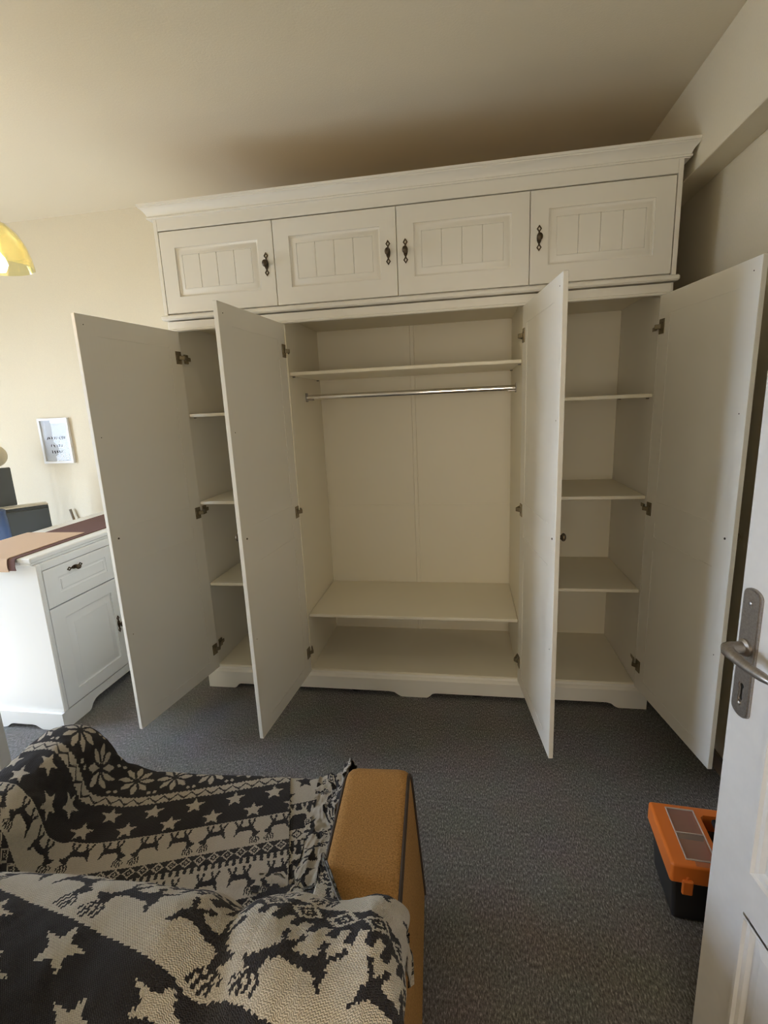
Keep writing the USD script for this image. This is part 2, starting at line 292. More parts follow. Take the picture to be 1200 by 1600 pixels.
def slab_door(zlist):
    d0 = mf(bx(0, DW, 0, .019, DZ0, DZ1, .0015))
    for z0, z1 in zlist: d0 = d0 - cube(.083, DW - .098, -.01, .0016, z0, z1)
    d1 = d0
    for z0, z1 in ((.22, .88), (1.16, 1.97)): d1 = d1 - cube(.095, DW - .095, .0145, .03, z0, z1)
    return T(d1)
LDOOR = slab_door([(.20, .90), (.967, 1.037), (1.14, 1.98)])
def lower_door(hx, th, sgn, label):
    t = math.radians(th)
    u = np.array([sgn * math.cos(t), -math.sin(t), 0]); w = np.array([-sgn * math.sin(t), -math.cos(t), 0]); o = np.array([hx, -.02, 0])
    cols = [u, w, (0, 0, 1)]
    dpr = obj('door', xf(LDOOR, cols, o), MW, ward, label=label)
    # raised inner field outside with three grooves (beadboard)
    for z0, z1 in ((.25, .85), (1.19, 1.94)):
        for k in range(4):
            a = .125 + k * .091
            obj('panel_board', xf(bx(a, a + .0895, .0143, .018, z0, z1, .0015), cols, o), MW, dpr)
    for z in (1.93, 1.095, .262):
        plate = bx(.006, .046, -.0035, .0005, z - .032, z + .032, .001)
        cup = lathe([(.0001, -.006), (.0165, -.006), (.0175, -.003), (.0175, .0005)], 20)
        cup = xf(cup, [(1, 0, 0), (0, 0, 1), (0, 1, 0)], (.026, 0, z))
        h1 = xf(cat(plate, cup), cols, o)
        # arm and mounting plate on the carcass side
        sx = hx - sgn * .018 if True else hx
        x_in = {1: sx, -1: sx}[sgn]
        arm_p = [o + u * .024 + w * -.008 + [0, 0, z], o + u * .006 + w * -.020 + [0, 0, z], np.array([x_in + sgn * .012, .030, z]), np.array([x_in + sgn * .010, .075, z])]
        arm = cat(*[rounded_hull([arm_p[i] + [0, 0, -.007], arm_p[i] + [0, 0, .007], arm_p[i + 1] + [0, 0, -.007], arm_p[i + 1] + [0, 0, .007]], .0035, 1) for i in range(3)])
        mp = bx(min(x_in, x_in + sgn * .008), max(x_in, x_in + sgn * .008), .028, .062, z - .024, z + .024, .001)
        obj('hinge', cat(h1, arm, mp), MHINGE, dpr, label='bronze-coloured concealed hinge')
    hm = xf(HANDLE, [u, (0, 0, 1), w], o + u * (DW - .04) + w * .018 + [0, 0, 1.10])
    obj('handle', hm, MBRONZE, dpr, label='dark bronze teardrop handle')
    sc = lathe([(.0001, -.0022), (.004, -.0022), (.0045, .0003)], 12)
    obj('screw', xf(sc, [u, (0, 0, 1), w], o + u * (DW - .04) + [0, 0, 1.095]), MBRONZE, dpr)
    for z in (2.022, 1.553, .624):
        obj('screw', xf(lathe([(.0001, -.0012), (.002, -.0012), (.0022, .0003)], 8), [u, (0, 0, 1), w], o + u * (DW - .035) + [0, 0, z]), MBRONZE, dpr)
lower_door(.068, 99.0, 1, 'leftmost open door'); lower_door(.647, 94.15, 1, 'second open door from the left')
lower_door(1.8203, 96.2, -1, 'third open door from the left'); lower_door(2.418, 98.44, -1, 'rightmost open door')

# ------------------------------------------------------------------ upper cabinet
up = thing('overhead_cabinet', 'white four-door top cabinet with cornice sitting on the wardrobe', 'cabinet', (0, 0, 2.118))
Z0 = 2.118
def uz(m): return m.apply_translation((0, 0, -Z0))
obj('body', uz(cat(bx(.0, .02, -.02, .58, 2.147, 2.62), bx(W - .02, W, -.02, .58, 2.147, 2.62), bx(.02, W - .02, .0, .58, 2.147, 2.163), bx(.02, W - .02, 0, .58, 2.60, 2.618), bx(.02, W - .02, .57, .58, 2.16, 2.6), bx(1.225, 1.245, .002, .57, 2.163, 2.6), bx(.618, .634, .002, .57, 2.163, 2.6), bx(1.838, 1.854, .002, .57, 2.163, 2.6))), MW, up)
obj('top_board', uz(bx(.02, W - .02, -.018, .58, 2.618, 2.634)), MTOPWARM, up, label='brown board out of view, tinted to warm the ceiling')
obj('ledge', uz(bx(-.014, W + .014, -.034, .58, 2.122, 2.146, .006)), MW, up)
obj('frieze', uz(bx(.02, W - .02, -.02, .0, 2.549, 2.606, .0015)), MW, up)
prof = [(.0, 2.602), (-.021, 2.602), (-.021, 2.605), (-.028, 2.606), (-.029, 2.613), (-.025, 2.616), (-.026, 2.620), (-.030, 2.629), (-.038, 2.640), (-.046, 2.648), (-.052, 2.651), (-.053, 2.656), (-.056, 2.657), (-.057, 2.668), (.0, 2.670)]
# cornice: mitred around left, front, right
def cornice():
    V, F = [], []; n = len(prof)
    for (x, y), (dx, dy) in (((0, .58), (-1, 0)), ((0, 0), (-1, -1)), ((W, 0), (1, -1)), ((W, .58), (1, 0))):
        for py, pz in prof:
            k = -py; V.append((x + dx * k * (1 if dx else 0), y + dy * k if dy else y, pz))
    for s in range(3):
        for i in range(n):
            j = (i + 1) % n; a, b, c, e = s * n + i, s * n + j, (s + 1) * n + j, (s + 1) * n + i
            F += [[a, b, c], [a, c, e]]
    t = trimesh.Trimesh(np.array(V), np.array(F), process=False); t.invert() if t.volume < 0 else None
    return t
obj('cornice', uz(cornice()), MW, up)
def raised_door(w, h, inset, bev, boards, lip=.005):
    """door in local (x right, y outward is -y, z up); front at y=-.02, back y=0"""
    iz = inset if np.ndim(inset) == 0 else inset[1]; ix = inset if np.ndim(inset) == 0 else inset[0]
    fr = mf(bx(0, w, -.02, 0, 0, h, .002)) - cube(ix, w - ix, -.03, -.02 + lip + .0005, iz, h - iz)
    ring = []
    a = np.array([(ix, iz), (w - ix, iz), (w - ix, h - iz), (ix, h - iz)]); s = np.array([(1, 1), (-1, 1), (-1, -1), (1, -1)])
    loops = [(0, -.02 + lip * .45), (.004, -.02 + lip * .8), (.008, -.02 + lip), (.011, -.02 + lip), (.015, -.02 + lip * .82), (bev - .004, -.0193), (bev, -.0188), (bev, -.0140)]
    V = [(*(a[k] + s[k] * o)[:1], y, (a[k] + s[k] * o)[1]) for o, y in loops for k in range(4)]; F = []
    for i in range(len(loops) - 1):
        for k in range(4):
            j = (k + 1) % 4; F += [[i * 4 + k, i * 4 + j, (i + 1) * 4 + j], [i * 4 + k, (i + 1) * 4 + j, (i + 1) * 4 + k]]
    ring = trimesh.Trimesh(np.array(V), np.array(F), process=False)
    fw = w - 2 * ix - 2 * bev; bs = [bx(ix + bev + k * fw / boards + .0004, ix + bev + (k + 1) * fw / boards - .0004, -.0190, -.013, iz + bev, h - iz - bev, .0018 if boards > 1 else .0005) for k in range(boards)]
    return cat(T(fr), ring), bs
xs = [.022, .6265, 1.237, 1.8455, W - .022]
for i in range(4):
    a, b = xs[i] + .0015, xs[i + 1] - .0015; dm, bs = raised_door(b - a, .390, .079, .036, 4, .009)
    off = (a, -.001, 2.1535 - Z0)
    dp = obj('door', dm.apply_translation(off), MW, up, label=['leftmost small door', 'second small door from the left', 'third small door from the left', 'rightmost small door'][i])
    for m_ in bs: obj('panel_board', m_.apply_translation(off), MW, dp)
    hx_ = b - .041 if i in (0, 1) else a + .039
    obj('handle', xf(HANDLE, [(1, 0, 0), (0, 0, 1), (0, -1, 0)], (hx_, -.021, 2.347 - Z0)), MBRONZE, dp, label='dark bronze teardrop handle')

# ------------------------------------------------------------------ sideboard (its front faces +x)
sb = thing('sideboard', 'white sideboard with one drawer over a panelled door, left of the wardrobe', 'sideboard', (-.60, -.50, 0), 0)
LY, DX = 1.12, .47      # local: x<0 is depth, y is length
obj('body', cat(bx(-DX, -.002, .006, .026, .09, .94), bx(-DX, -.002, LY - .026, LY - .006, .09, .94), bx(-DX, -.02, .026, LY - .026, .09, .11), bx(-DX, -DX + .01, .026, LY - .026, .1, .93), bx(-.022, .0165, .005, .0335, .10, .93, .005), bx(-.022, .0165, LY - .0335, LY - .005, .10, .93, .005), bx(-.022, .0165, .03, LY - .03, .889, .93, .003), bx(-.4, -.02, LY / 2 - .01, LY / 2 + .01, .11, .9)), MSB, sb)
obj('worktop', cat(bx(-DX - .03, .012, -.018, LY + .018, .945, .97, .005), bx(-DX - .02, .004, -.010, LY + .01, .928, .946, .005)), MSB, sb)
sp = Polygon([(-DX - .012, .001), (-DX + .105, .001), (-DX + .125, .006), (-DX + .145, .022), (-DX + .165, .027), (-.19, .027), (-.165, .024), (-.145, .012), (-.125, .001), (-.0062, .001), (-.0062, .1), (-DX - .012, .1)])
obj('plinth', xf(ext(sp, .018), [(1, 0, 0), (0, 0, 1), (0, -1, 0)], (0, .006, 0)), MSB, sb)
fp = Polygon([(-.012, .001), (.17, .001), (.185, .008), (.20, .03), (.225, .046), (.25, .05), (LY - .25, .05), (LY - .225, .046), (LY - .2, .03), (LY - .185, .008), (LY - .17, .001), (LY + .012, .001), (LY + .012, .1), (-.012, .1)])
obj('plinth', xf(ext(fp, .018), [(0, 1, 0), (0, 0, 1), (1, 0, 0)], (-.006, 0, 0)), MSB, sb)
def to_side(m, y0, z0): return xf(m, [(0, 1, 0), (-1, 0, 0), (0, 0, 1)], (-.002, y0, z0))
for y0, y1, hy, mir in ((.034, .556, .205, 0), (.564, 1.086, 0, 1)):
    dm, bs = raised_door(y1 - y0, .205, (.085, .058), .022, 1, .004)
    dr = obj('drawer', to_side(dm, y0, .681), MSB, sb); obj('panel', to_side(bs[0], y0, .681), MSB, dr)
    hy = hy or (y1 - y0) / 2
    obj('handle', xf(HANDLE, [(0, 0, 1), (0, 1, 0), (1, 0, 0)], (.018, y0 + hy, .846)), MBRONZE, dr, label='dark bronze teardrop handle')
    dm, bs = raised_door(y1 - y0, .566, (.085, .072), .05, 1, .009)
    dr = obj('door', to_side(dm, y0, .108), MSB, sb); obj('panel', to_side(bs[0], y0, .108), MSB, dr)
    obj('handle', xf(HANDLE, [(0, 1, 0), (0, 0, 1), (1, 0, 0)], (.018, y0 + (.458 if not mir else .035), .388)), MBRONZE, dr, label='dark bronze teardrop handle')
def cloth(x0, x1, y0, y1, z, hang, zw=.0035):
    n = 24; ys = list(np.linspace(y1, y0, n)) ; path = [(y, z) for y in ys]
    for a in np.linspace(0, math.pi / 2, 6)[1:]: path.append((y0 - .012 * math.sin(a), z - .012 * (1 - math.cos(a))))
    for k in np.linspace(0, hang, 6)[1:]: path.append((y0 - .012 - .004 * math.sin(k * 60), z - .012 - k))
    V = []; m_ = 10
    for y, zz_ in path:
        for k in range(m_):
            x = x0 + (x1 - x0) * k / (m_ - 1)
            V.append((x, y, zz_))
    F = []
    for i in range(len(path) - 1):
        for k in range(m_ - 1):
            a = i * m_ + k; F += [[a, a + 1, a + m_ + 1], [a, a + m_ + 1, a + m_]]
    t = trimesh.Trimesh(np.array(V), np.array(F), process=False)
    nrm = t.vertex_normals; s = 1 if nrm[0][2] > 0 else -1
    if s < 0: F = [f[::-1] for f in F]
    top = np.array(V) + nrm * s * zw; nV = len(V)
    edges = [(i * m_, (i + 1) * m_) for i in range(len(path) - 1)] + [((i + 1) * m_ + m_ - 1, i * m_ + m_ - 1) for i in range(len(path) - 1)] + [(k + 1, k) for k in range(m_ - 1)] + [((len(path) - 1) * m_ + k, (len(path) - 1) * m_ + k + 1) for k in range(m_ - 1)]
    FF = [list(np.array(f) + nV) for f in F] + [f[::-1] for f in map(list, F)]
    for a, b in edges: FF += [[a, b, b + nV], [a, b + nV, a + nV]]
    return trimesh.Trimesh(np.vstack([np.array(V), top]), np.array(FF), process=False)
c1 = obj('table_runner', cloth(-.985, -.662, -.518, .60, .9705, .045), MRUN); tag(c1, 'dark brown cloth runner along the sideboard top, under the beige cloth', 'runner')
c2 = obj('tablecloth', cloth(-1.09, -.70, -.5235, -.02, .9745, .055), MBEIGE); tag(c2, 'plain beige cloth over the near end of the sideboard', 'tablecloth')

# ------------------------------------------------------------------ things behind the sideboard
ang = math.degrees(math.atan2(.77, .64))
cb = thing('floor_cabinet', 'slim dark grey cabinet with a pale top edge behind the sideboard', 'cabinet', (-1.32, .40, 0), ang)
obj('body', bx(-.62, 0, .0, .10, .05, 1.07, .004), MGREY, cb); obj('top_panel', bx(-.622, .002, -.004, .102, 1.07, 1.08, .003), MPALE, cb, label='pale top edge')
obj('door', bx(-.616, -.312, -.018, -.001, .06, 1.05, .003), MGREY, cb); obj('door', bx(-.308, -.004, -.018, -.001, .06, 1.05, .003), MGREY, cb)
for lx in (-.6, -.04):
    for ly in (.01, .06): obj('leg', bx(lx, lx + .03, ly, ly + .03, 0, .05), MGREY, cb)
mn = thing('flat_panel_monitor', 'dark grey flat panel standing on the low dark cabinet at the left edge', 'monitor', (-1.50, .25, 1.0815), ang)
obj('panel', bx(-.50, .065, .015, .045, .004, .262, .004), MGREY, mn); obj('stand', cat(bx(-.26, -.16, -.005, .075, 0, .008), bx(-.225, -.195, .04, .06, .005, .12)), MGREY, mn)
ct = thing('plastic_canister', 'tall glossy blue plastic canister behind the sideboard at the left edge', 'canister', (-1.31, .0, 0))
obj('body', lathe([(.0001, .0), (.052, .0), (.056, .012), (.056, .99), (.054, 1.05), (.048, 1.09), (.0001, 1.09)], 28), MBLUE, ct)
obj('lid', lathe([(.0001, 1.09), (.051, 1.09), (.051, 1.108), (.04, 1.114), (.0001, 1.114)], 28), MBLUE, ct)
lampc = thing('floor_lamp', 'round cream lampshade at the left edge above the dark flat panel', 'lamp', (-1.70, .42, 0))
obj('base', lathe([(.0001, 0), (.12, 0), (.12, .012), (.012, .025), (.01, 1.36), (.0001, 1.36)], 24), MWOOD, lampc)
sh_ = trimesh.creation.icosphere(3, .078); sh_.apply_translation((0, 0, 1.415)); obj('shade', sh_, MCREAM, lampc, smooth=True)
stk = obj('stick', cyl((-1.130, .600, .014), (-1.372, .638, .985), .009, 12), MWOOD); tag(stk, 'thin grey brown wooden stick leaning on the wall behind the sideboard', 'stick')

# picture on the back wall
pc = thing('picture_frame', 'white framed handwritten print under glass hanging on the back wall', 'picture', (-1.395, YB, 1.493), 0)
pw, ph = .245, .325
fo = sbox(-pw / 2, -ph / 2, pw / 2, ph / 2).difference(sbox(-pw / 2 + .016, -ph / 2 + .016, pw / 2 - .016, ph / 2 - .016))
tov = [(1, 0, 0), (0, 0, 1), (0, -1, 0)]
fr_ = obj('frame', xf(ext(fo, .02), tov, (0, -.001, 0)), MFRAME, pc)
obj('print', bx(-pw / 2 + .014, pw / 2 - .014, -.008, -.004, -ph / 2 + .014, ph / 2 - .014, 0), MPAPER, pc)
r2 = random.Random(3)
for zz_, n, x0 in ((.02, 8, -.075), (-.035, 5, -.045), (-.08, 5, -.05)):
    strokes = []
    for k in range(n):
        cx = x0 + k * .0205
        for q in range(r2.choice((1, 2, 2))):
            a = (cx + r2.uniform(-.006, .002), -.0085, zz_ + r2.uniform(-.012, -.004)); b = (cx + r2.uniform(0, .011), -.0085, zz_ + r2.uniform(.003, .013))
            if q: a, b = (a[0], a[1], b[2]), (b[0], b[1], a[2])
            strokes.append(tube([a, ((a[0] + b[0]) / 2 + r2.uniform(-.004, .004), -.0085, (a[2] + b[2]) / 2), b], .0021, 6))
    obj('lettering', cat(*strokes), MINK, pc, label='a line of black handwriting')
obj('glass', bx(-pw / 2 + .015, pw / 2 - .015, -.0135, -.0115, -ph / 2 + .015, ph / 2 - .015, 0), MPICG, pc)

# ------------------------------------------------------------------ chandelier: only its right-hand shade is in view
ch = thing('chandelier', 'hanging lamp with lit bulb in yellow-green glass shade, upper left', 'lamp', (-.445, -.92, 0))
obj('canopy', lathe([(.0001, 2.95), (.06, 2.95), (.055, 2.925), (.02, 2.91), (.0001, 2.91)]), MBRASS, ch)
obj('rod', cat(cyl((0, 0, 2.42), (0, 0, 2.93), .008), lathe([(.0001, 2.36), (.03, 2.38), (.045, 2.42), (.03, 2.46), (.0001, 2.48)])), MBRASS, ch)
SP = [(.022, .165), (.03, .163), (.06, .148), (.088, .118), (.108, .078), (.120, .030), (.124, .0), (.121, .0), (.105, .075), (.085, .114), (.058, .144), (.03, .158), (.022, .160)]
for a in (25, 145, 265):
    c_, s_ = math.cos(math.radians(a)), math.sin(math.radians(a)); R_ = .29
    arm = obj('arm', tube([(c_ * r, s_ * r, z) for r, z in ((.03, 2.42), (.10, 2.39), (.19, 2.42), (.25, 2.45), (R_, 2.43), (R_, 2.37))], .007), MBRASS, ch)
    sm = lathe(SP, 40).apply_translation((c_ * R_, s_ * R_, 2.205))
    obj('shade', sm, MSHADE, ch, smooth=True, label='yellow-green glass bell shade')
    obj('socket', cyl((c_ * R_, s_ * R_, 2.315), (c_ * R_, s_ * R_, 2.38), .018), MBRASS, ch)
    bm = lathe([(.0001, .11), (.013, .11), (.014, .085), (.034, .055), (.040, .032), (.030, .008), (.0001, 0)], 24).apply_translation((c_ * R_, s_ * R_, 2.185))
    obj('bulb', bm, MBULB, ch, smooth=True, label='lit bulb')

# ------------------------------------------------------------------ the room door
FD = np.array([2.10, -1.49, 0]); dv = np.array([.1075, -.9942, 0]); nv = np.array([-.9942, -.1075, 0])
dcols = [dv, nv, (0, 0, 1)]
d1 = thing('door_1', None, None, tuple(FD), 0, kind='structure')
def dl(m): return xf(m, dcols, (0, 0, 0))
DWd, DHd = .84, 2.03
leaf = mf(bx(0, DWd, -.04, 0, .008, DHd, .003))
for z0, z1 in ((.665, 1.90), (.13, .567)):
    leaf = leaf - cube(.116, DWd - .116, -.012, .01, z0, z1) - cube(.116, DWd - .116, -.05, -.028, z0, z1)
obj('door_leaf', dl(T(leaf)), MPDOOR, d1)
for z0, z1 in ((.665, 1.90), (.13, .567)):
    V, F = [], []; w_ = DWd - .232; h_ = z1 - z0
    loops = [(0, .004), (.008, .004), (.012, -.002), (.020, -.004), (.026, -.0118)]
    for o_, w0 in loops:
        for (a, b) in ((0, 0), (1, 0), (1, 1), (0, 1)):
            V.append((.116 + o_ + a * (w_ - 2 * o_), w0, z0 + o_ + b * (h_ - 2 * o_)))
    for i in range(len(loops) - 1):
        for k in range(4):
            j = (k + 1) % 4; F += [[i * 4 + k, (i + 1) * 4 + j, i * 4 + j], [i * 4 + k, (i + 1) * 4 + k, (i + 1) * 4 + j]]
    t = trimesh.Trimesh(np.array(V), np.array(F), process=False)
    obj('panel_moulding', dl(t), MPDOOR, d1, smooth=False)
    # raised field
    o_ = .052
    fld = rounded = T(m3.Manifold.hull_points(np.array([(.116 + q + a * (w_ - 2 * q), w0, z0 + q + b * (h_ - 2 * q)) for q, w0 in ((.030, -.012), (o_, -.005)) for a in (0, 1) for b in (0, 1)])))
    obj('door_panel', dl(fld), MPDOOR, d1, smooth=False)
ps = unary_union([sbox(.015, .992, .066, 1.235), affinity.scale(Point(.0405, 1.235).buffer(1), .0255, .017), affinity.scale(Point(.0405, .992).buffer(1), .0255, .017)])
key = unary_union([Point(.0405, 1.043).buffer(.0055), sbox(.0375, 1.012, .0435, 1.043), Point(.0405, 1.016).buffer(.0045)])
ps = ps.difference(key)
def plate3d(poly, h):                                     # (u,z) polygon raised along w
    return xf(ext(poly, h), [(1, 0, 0), (0, 0, 1), (0, 1, 0)], (0, 0, 0))
pp = cat(plate3d(ps.simplify(.0003), .0045), plate3d(ps.buffer(-.003).simplify(.0003), .0065))
hp = obj('handle_plate', dl(pp), MSTEEL, d1, label='worn steel plate with keyhole')
obj('keyhole', dl(plate3d(key.buffer(.001), .001)), MDARK, hp)  # black plate stands in for the shade inside the hole
for z in (1.222, 1.005): obj('screw', dl(xf(lathe([(.0055, 0), (.005, .0085), (.003, .0095), (.0001, .0098)], 14), [(1, 0, 0), (0, 0, 1), (0, 1, 0)], (.0405, 0, z))), MSTEEL, hp)
zc = 1.128
lever = [(.0405, .004, zc), (.0405, .024, zc), (.040, .034, zc), (.0425, .043, zc), (.051, .048, zc), (.075, .049, zc - .002), (.11, .048, zc - .003), (.15, .048, zc), (.168, .046, zc)]
obj('door_handle', dl(cat(tube(lever, [.0125, .0125, .0125, .0125, .012, .0105, .0095, .009, .006], 16), lathe([(.0001, 0), (.0001, 0)], 4) if False else xf(lathe([(.018, .004), (.018, .011), (.014, .014), (.0115, .015)], 20), [(1, 0, 0), (0, 0, 1), (0, 1, 0)], (.0405, 0, zc)))), MSTEEL, d1, label='worn steel lever handle')
obj('latch', dl(bx(-.004, .01, -.026, -.014, 1.12, 1.14, .002)), MSTEEL, d1)

# ------------------------------------------------------------------ tool box
tb = thing('toolbox', 'black and orange plastic toolbox on the carpet beside the room door', 'toolbox', (2.362, -1.075, 0), -4)
def frustum(x0, x1, y0, y1, z0, z1, t, r=.012):
    return rounded_hull([(sx * (x1 - x0) / 2 + (x0 + x1) / 2 - np.sign(sx) * r, sy * (y1 - y0) / 2 + (y0 + y1) / 2 - np.sign(sy) * r, z) for sx in (-1, 1) for sy in (-1, 1) for z in (z1 - r,)] +
                        [((sx * (x1 - x0 - 2 * t) / 2 + (x0 + x1) / 2 - np.sign(sx) * r), sy * (y1 - y0 - 2 * t) / 2 + (y0 + y1) / 2 - np.sign(sy) * r, z0 + r) for sx in (-1, 1) for sy in (-1, 1)], r, 2)
obj('body', frustum(-.185, .185, -.11, .11, 0.0, .175, .012), MBLACK, tb)
lid = mf(frustum(-.198, .198, -.125, .125, .165, .235, -.0, .010)) - cube(-.15, -.066, -.100, .100, .214, .30) - cube(.066, .15, -.1, .1, .214, .3) 
hx0 = .024
rec = mf(rounded_hull([(sx * hx0, sy * .052, z) for sx in (-1, 1) for sy in (-1, 1) for z in (.20, .30)], .012, 2))
lid = lid - mf(bx(-.050, .050, -.088, .088, .140, .3, .012))
obj('lid', T(lid), MORANGE, tb, label='orange lid')
obj('handle', rounded_hull([(-.010, -.068, .228), (.010, -.068, .228), (-.010, .068, .228), (.010, .068, .228)], .010, 2), MBLACK, tb, label='black carrying handle')
for s in (-1, 1):
    xa, xb = sorted((s * .152, s * .064))
    cm = obj('compartment_lid', cat(bx(xa, xb, -.102, .102, .2335, .2365, .001), bx((xa + xb) / 2 - .02, (xa + xb) / 2 + .02, -.120, -.102, .226, .2365, .001)), MPLAS, tb, label='clear plastic compartment lid')
    obj('divider', bx(xa + .002, xb - .002, -.002, .002, .2142, .2334, 0), MRIM, cm)
    obj('rim', cat(bx(xa, xb, -.103, -.0985, .2335, .2385, .001), bx(xa, xb, .0985, .103, .2335, .2385, .001), bx(xa, xa + .004, -.1, .1, .2335, .2385, .001), bx(xb - .004, xb, -.1, .1, .2335, .2385, .001), bx(xa, xb, -.002, .002, .236, .2380, .0005)), MRIM, cm)
for x in (-.15, -.045, .045, .15):
    obj('lid_rib', bx(x - .004, x + .004, -.1285, -.118, .150, .195, .002), MORANGE, tb)
obj('latch', bx(-.165, -.135, -.134, -.122, .135, .185, .003), MORANGE, tb); obj('latch', bx(.135, .165, -.134, -.122, .135, .185, .003), MORANGE, tb)

# ------------------------------------------------------------------ small side table whose pale leg shows at the left edge
st = thing('side_table', 'white side table, one pale leg at the left edge beyond the armchair', 'table', (-.518, -1.13, 0), 0)
for sx in (-1, 1):
    for sy in (-1, 1):
        obj('leg', bx(sx * .145 - .026, sx * .145 + .026, sy * .09 - .026, sy * .09 + .026, 0, .70, .003), MPDOOR, st)
obj('table_top', bx(-.19, .19, -.14, .14, .70, .725, .004), MPDOOR, st)

# ------------------------------------------------------------------ armchair and its knitted throws (chair coordinates: y+ is the front)
CH = (0.80, -1.75, 0); CROT = 3.5
chair = thing('armchair', 'tan upholstered armchair with dark brown piping seen from behind', 'armchair', CH, CROT)
def armshape(x0, x1, flare):
    pts = [(-.40, .09)] ; pr = [(-.42, .08), (-.42, .585), (-.405, .6)] + [(.370 + .085 * math.sin(a), .515 + .085 * math.cos(a) ) for a in np.linspace(0, 1.45, 10)] + [(.460, .46), (.468, .3), (.475, .08)]
    P = Polygon(pr)
    sl = []
    for x, ins in ((x0, .020), (x0 + .004, .011), (x0 + .012, .004), (x0 + .028, 0), (x1 - .028, 0), (x1 - .012, .003), (x1 - .004, .008), (x1, .014)):
        q = P.buffer(-ins) if ins else P
        c = np.array(P.exterior.coords[:-1]); cen = np.array([0.02, .33])
        k = c - (c - cen) / np.linalg.norm(c - cen, axis=1)[:, None] * ins
        xx__ = x + (flare * (.6 - k[:, 1]) / .52 if x > (x0 + x1) / 2 and flare > 0 else (flare * (.6 - k[:, 1]) / .52 if x < (x0 + x1) / 2 and flare < 0 else 0))
        sl.append(np.column_stack([np.broadcast_to(xx__, len(k)), k[:, 0], k[:, 1]]))
    n = len(sl[0]); V = np.vstack(sl); F = []
    for i in range(len(sl) - 1):
        for j in range(n):
            k = (j + 1) % n; F += [[i * n + j, i * n + k, (i + 1) * n + k], [i * n + j, (i + 1) * n + k, (i + 1) * n + j]]
    tri = trimesh.creation.triangulate_polygon(P, engine='earcut')
    pv, pf = tri
    base = len(V)
    # caps (fan around centroid)
    for s, r0 in ((0, 0), (len(sl) - 1, (len(sl) - 1) * n)):
        c = sl[s].mean(0); V = np.vstack([V, c]); ci = len(V) - 1
        for j in range(n):
            k = (j + 1) % n; F.append([ci, r0 + k, r0 + j] if s == 0 else [ci, r0 + j, r0 + k])
    t = trimesh.Trimesh(V, np.array(F), process=False)
    if t.volume < 0: t.invert()
    return t, sl
ra, sl = armshape(.423, .601, .034)
arm_r = obj('arm', ra, MTAN, chair, smooth=40)
for k in (0, len(sl) - 1):
    path = sl[k][1:].copy(); path[:, 0] += (-.001 if k == 0 else .001)
    obj('piping', tube(path, .0052, 8), MBROWN, arm_r, label='dark brown piping')
la, sl2 = armshape(-.601, -.423, -.034)
arm_l = obj('arm', la, MTAN, chair, smooth=40)
for k in (0, len(sl2) - 1): obj('piping', tube(sl2[k][1:], .0052, 8), MBROWN, arm_l, label='dark brown piping')
obj('seat_base', bx(-.42, .42, -.40, .46, .09, .30, .01), MTAN, chair)
obj('seat_cushion', rounded_hull([(sx * .385, y, z) for sx in (-1, 1) for y in (-.10, .462) for z in (.34, .395)], .035, 2), MTAN, chair)
obj('backrest', rounded_hull([(sx * .52, y, z) for sx in (-1, 1) for y, z in ((-.345, .16), (-.195, .16), (-.28, .685), (-.30, .685))], [.06, .06, .105, .105] * 2, 2), MTAN, chair)
for sx in (-1, 1):
    for y in (-.36, .40): obj('leg', lathe([(.0001, 0), (.018, 0), (.025, .09), (.0001, .09)], 16).apply_translation((sx * .5, y, 0)), MBROWN, chair)

# ---- knitted pattern (stitch units of 3 mm): bands of rows
LIGHT, DARKC = np.array([.60, .545, .455]), np.array([.036, .033, .036])
DEER = '''
..........................
..#.#.....................
..#.#.#.#.................
#.#.#.#.#.................
#.###.#.#.................
#..#..#.#.................
.#.#.##.#.................
..##.#.##.................
...###.#..................
....###...................
..#####...................
.######...................
#######................#..
#######...............##..
..#####..............##...
....####.............##...
....#####...........###...
.....##################...
......#################...
......#################...
......################....
.......###############....
.......####......#####....
.......####.......####....
......##.##.......##.##...
......##.##.......##.##...
.....##...##.....##...##..
.....##...##.....##...##..
.....##...##.....##....##.
.....##...##.....##....##.
'''.strip().split('\n')
DEER = np.array([[c == '#' for c in r.ljust(26, '.')] for r in DEER])[::-1]       # row 0 = hooves
def star_mask(n, r, rot=0.0):
    yy_, xx_ = np.mgrid[0:n, 0:n] - (n - 1) / 2
    a = np.arctan2(xx_, -yy_) + rot; rad = np.hypot(xx_, yy_); s = 2 * np.pi / 5
    ph = np.abs((a + s / 2) % s - s / 2); lim = r * .42 / np.cos(np.pi / 5) ; k = np.tan(np.pi / 10)
    edge = r * .40 * np.sin(np.pi * .8) / np.sin(np.pi * .2 + 0 * ph) 
    inner = r * .42
    # polar line from tip (r at ph=0) to inner (at ph=s/2)
    x1, y1, x2, y2 = r, 0., inner * math.cos(s / 2), inner * math.sin(s / 2)
    den = np.cos(ph) * (y1 - y2) + np.sin(ph) * (x2 - x1)
    rr = (x2 * y1 - x1 * y2) / den
    return rad <= np.abs(rr)
PW = 240
def band_star():
    b = np.zeros((41, PW), bool); m_ = star_mask(19, 10.0)
    for k in range(6):
        for off, r0 in ((0, 2), (20, 21)):
            for i in range(19):
                for j in range(19):
                    if m_[i, j]: b[r0 + i - 0, (k * 40 + off + j) % PW] = True
    return b            # True = light
def band_deer():
    b = np.ones((32, PW), bool)
    for k in range(4):
        for off, flip in ((0, False), (30, True)):
            D = DEER[:, ::-1] if flip else DEER
            for i in range(D.shape[0]):
                for j in range(26):
                    if D[i, j]: b[1 + i, (k * 60 + off + 2 + j) % PW] = False
    return b
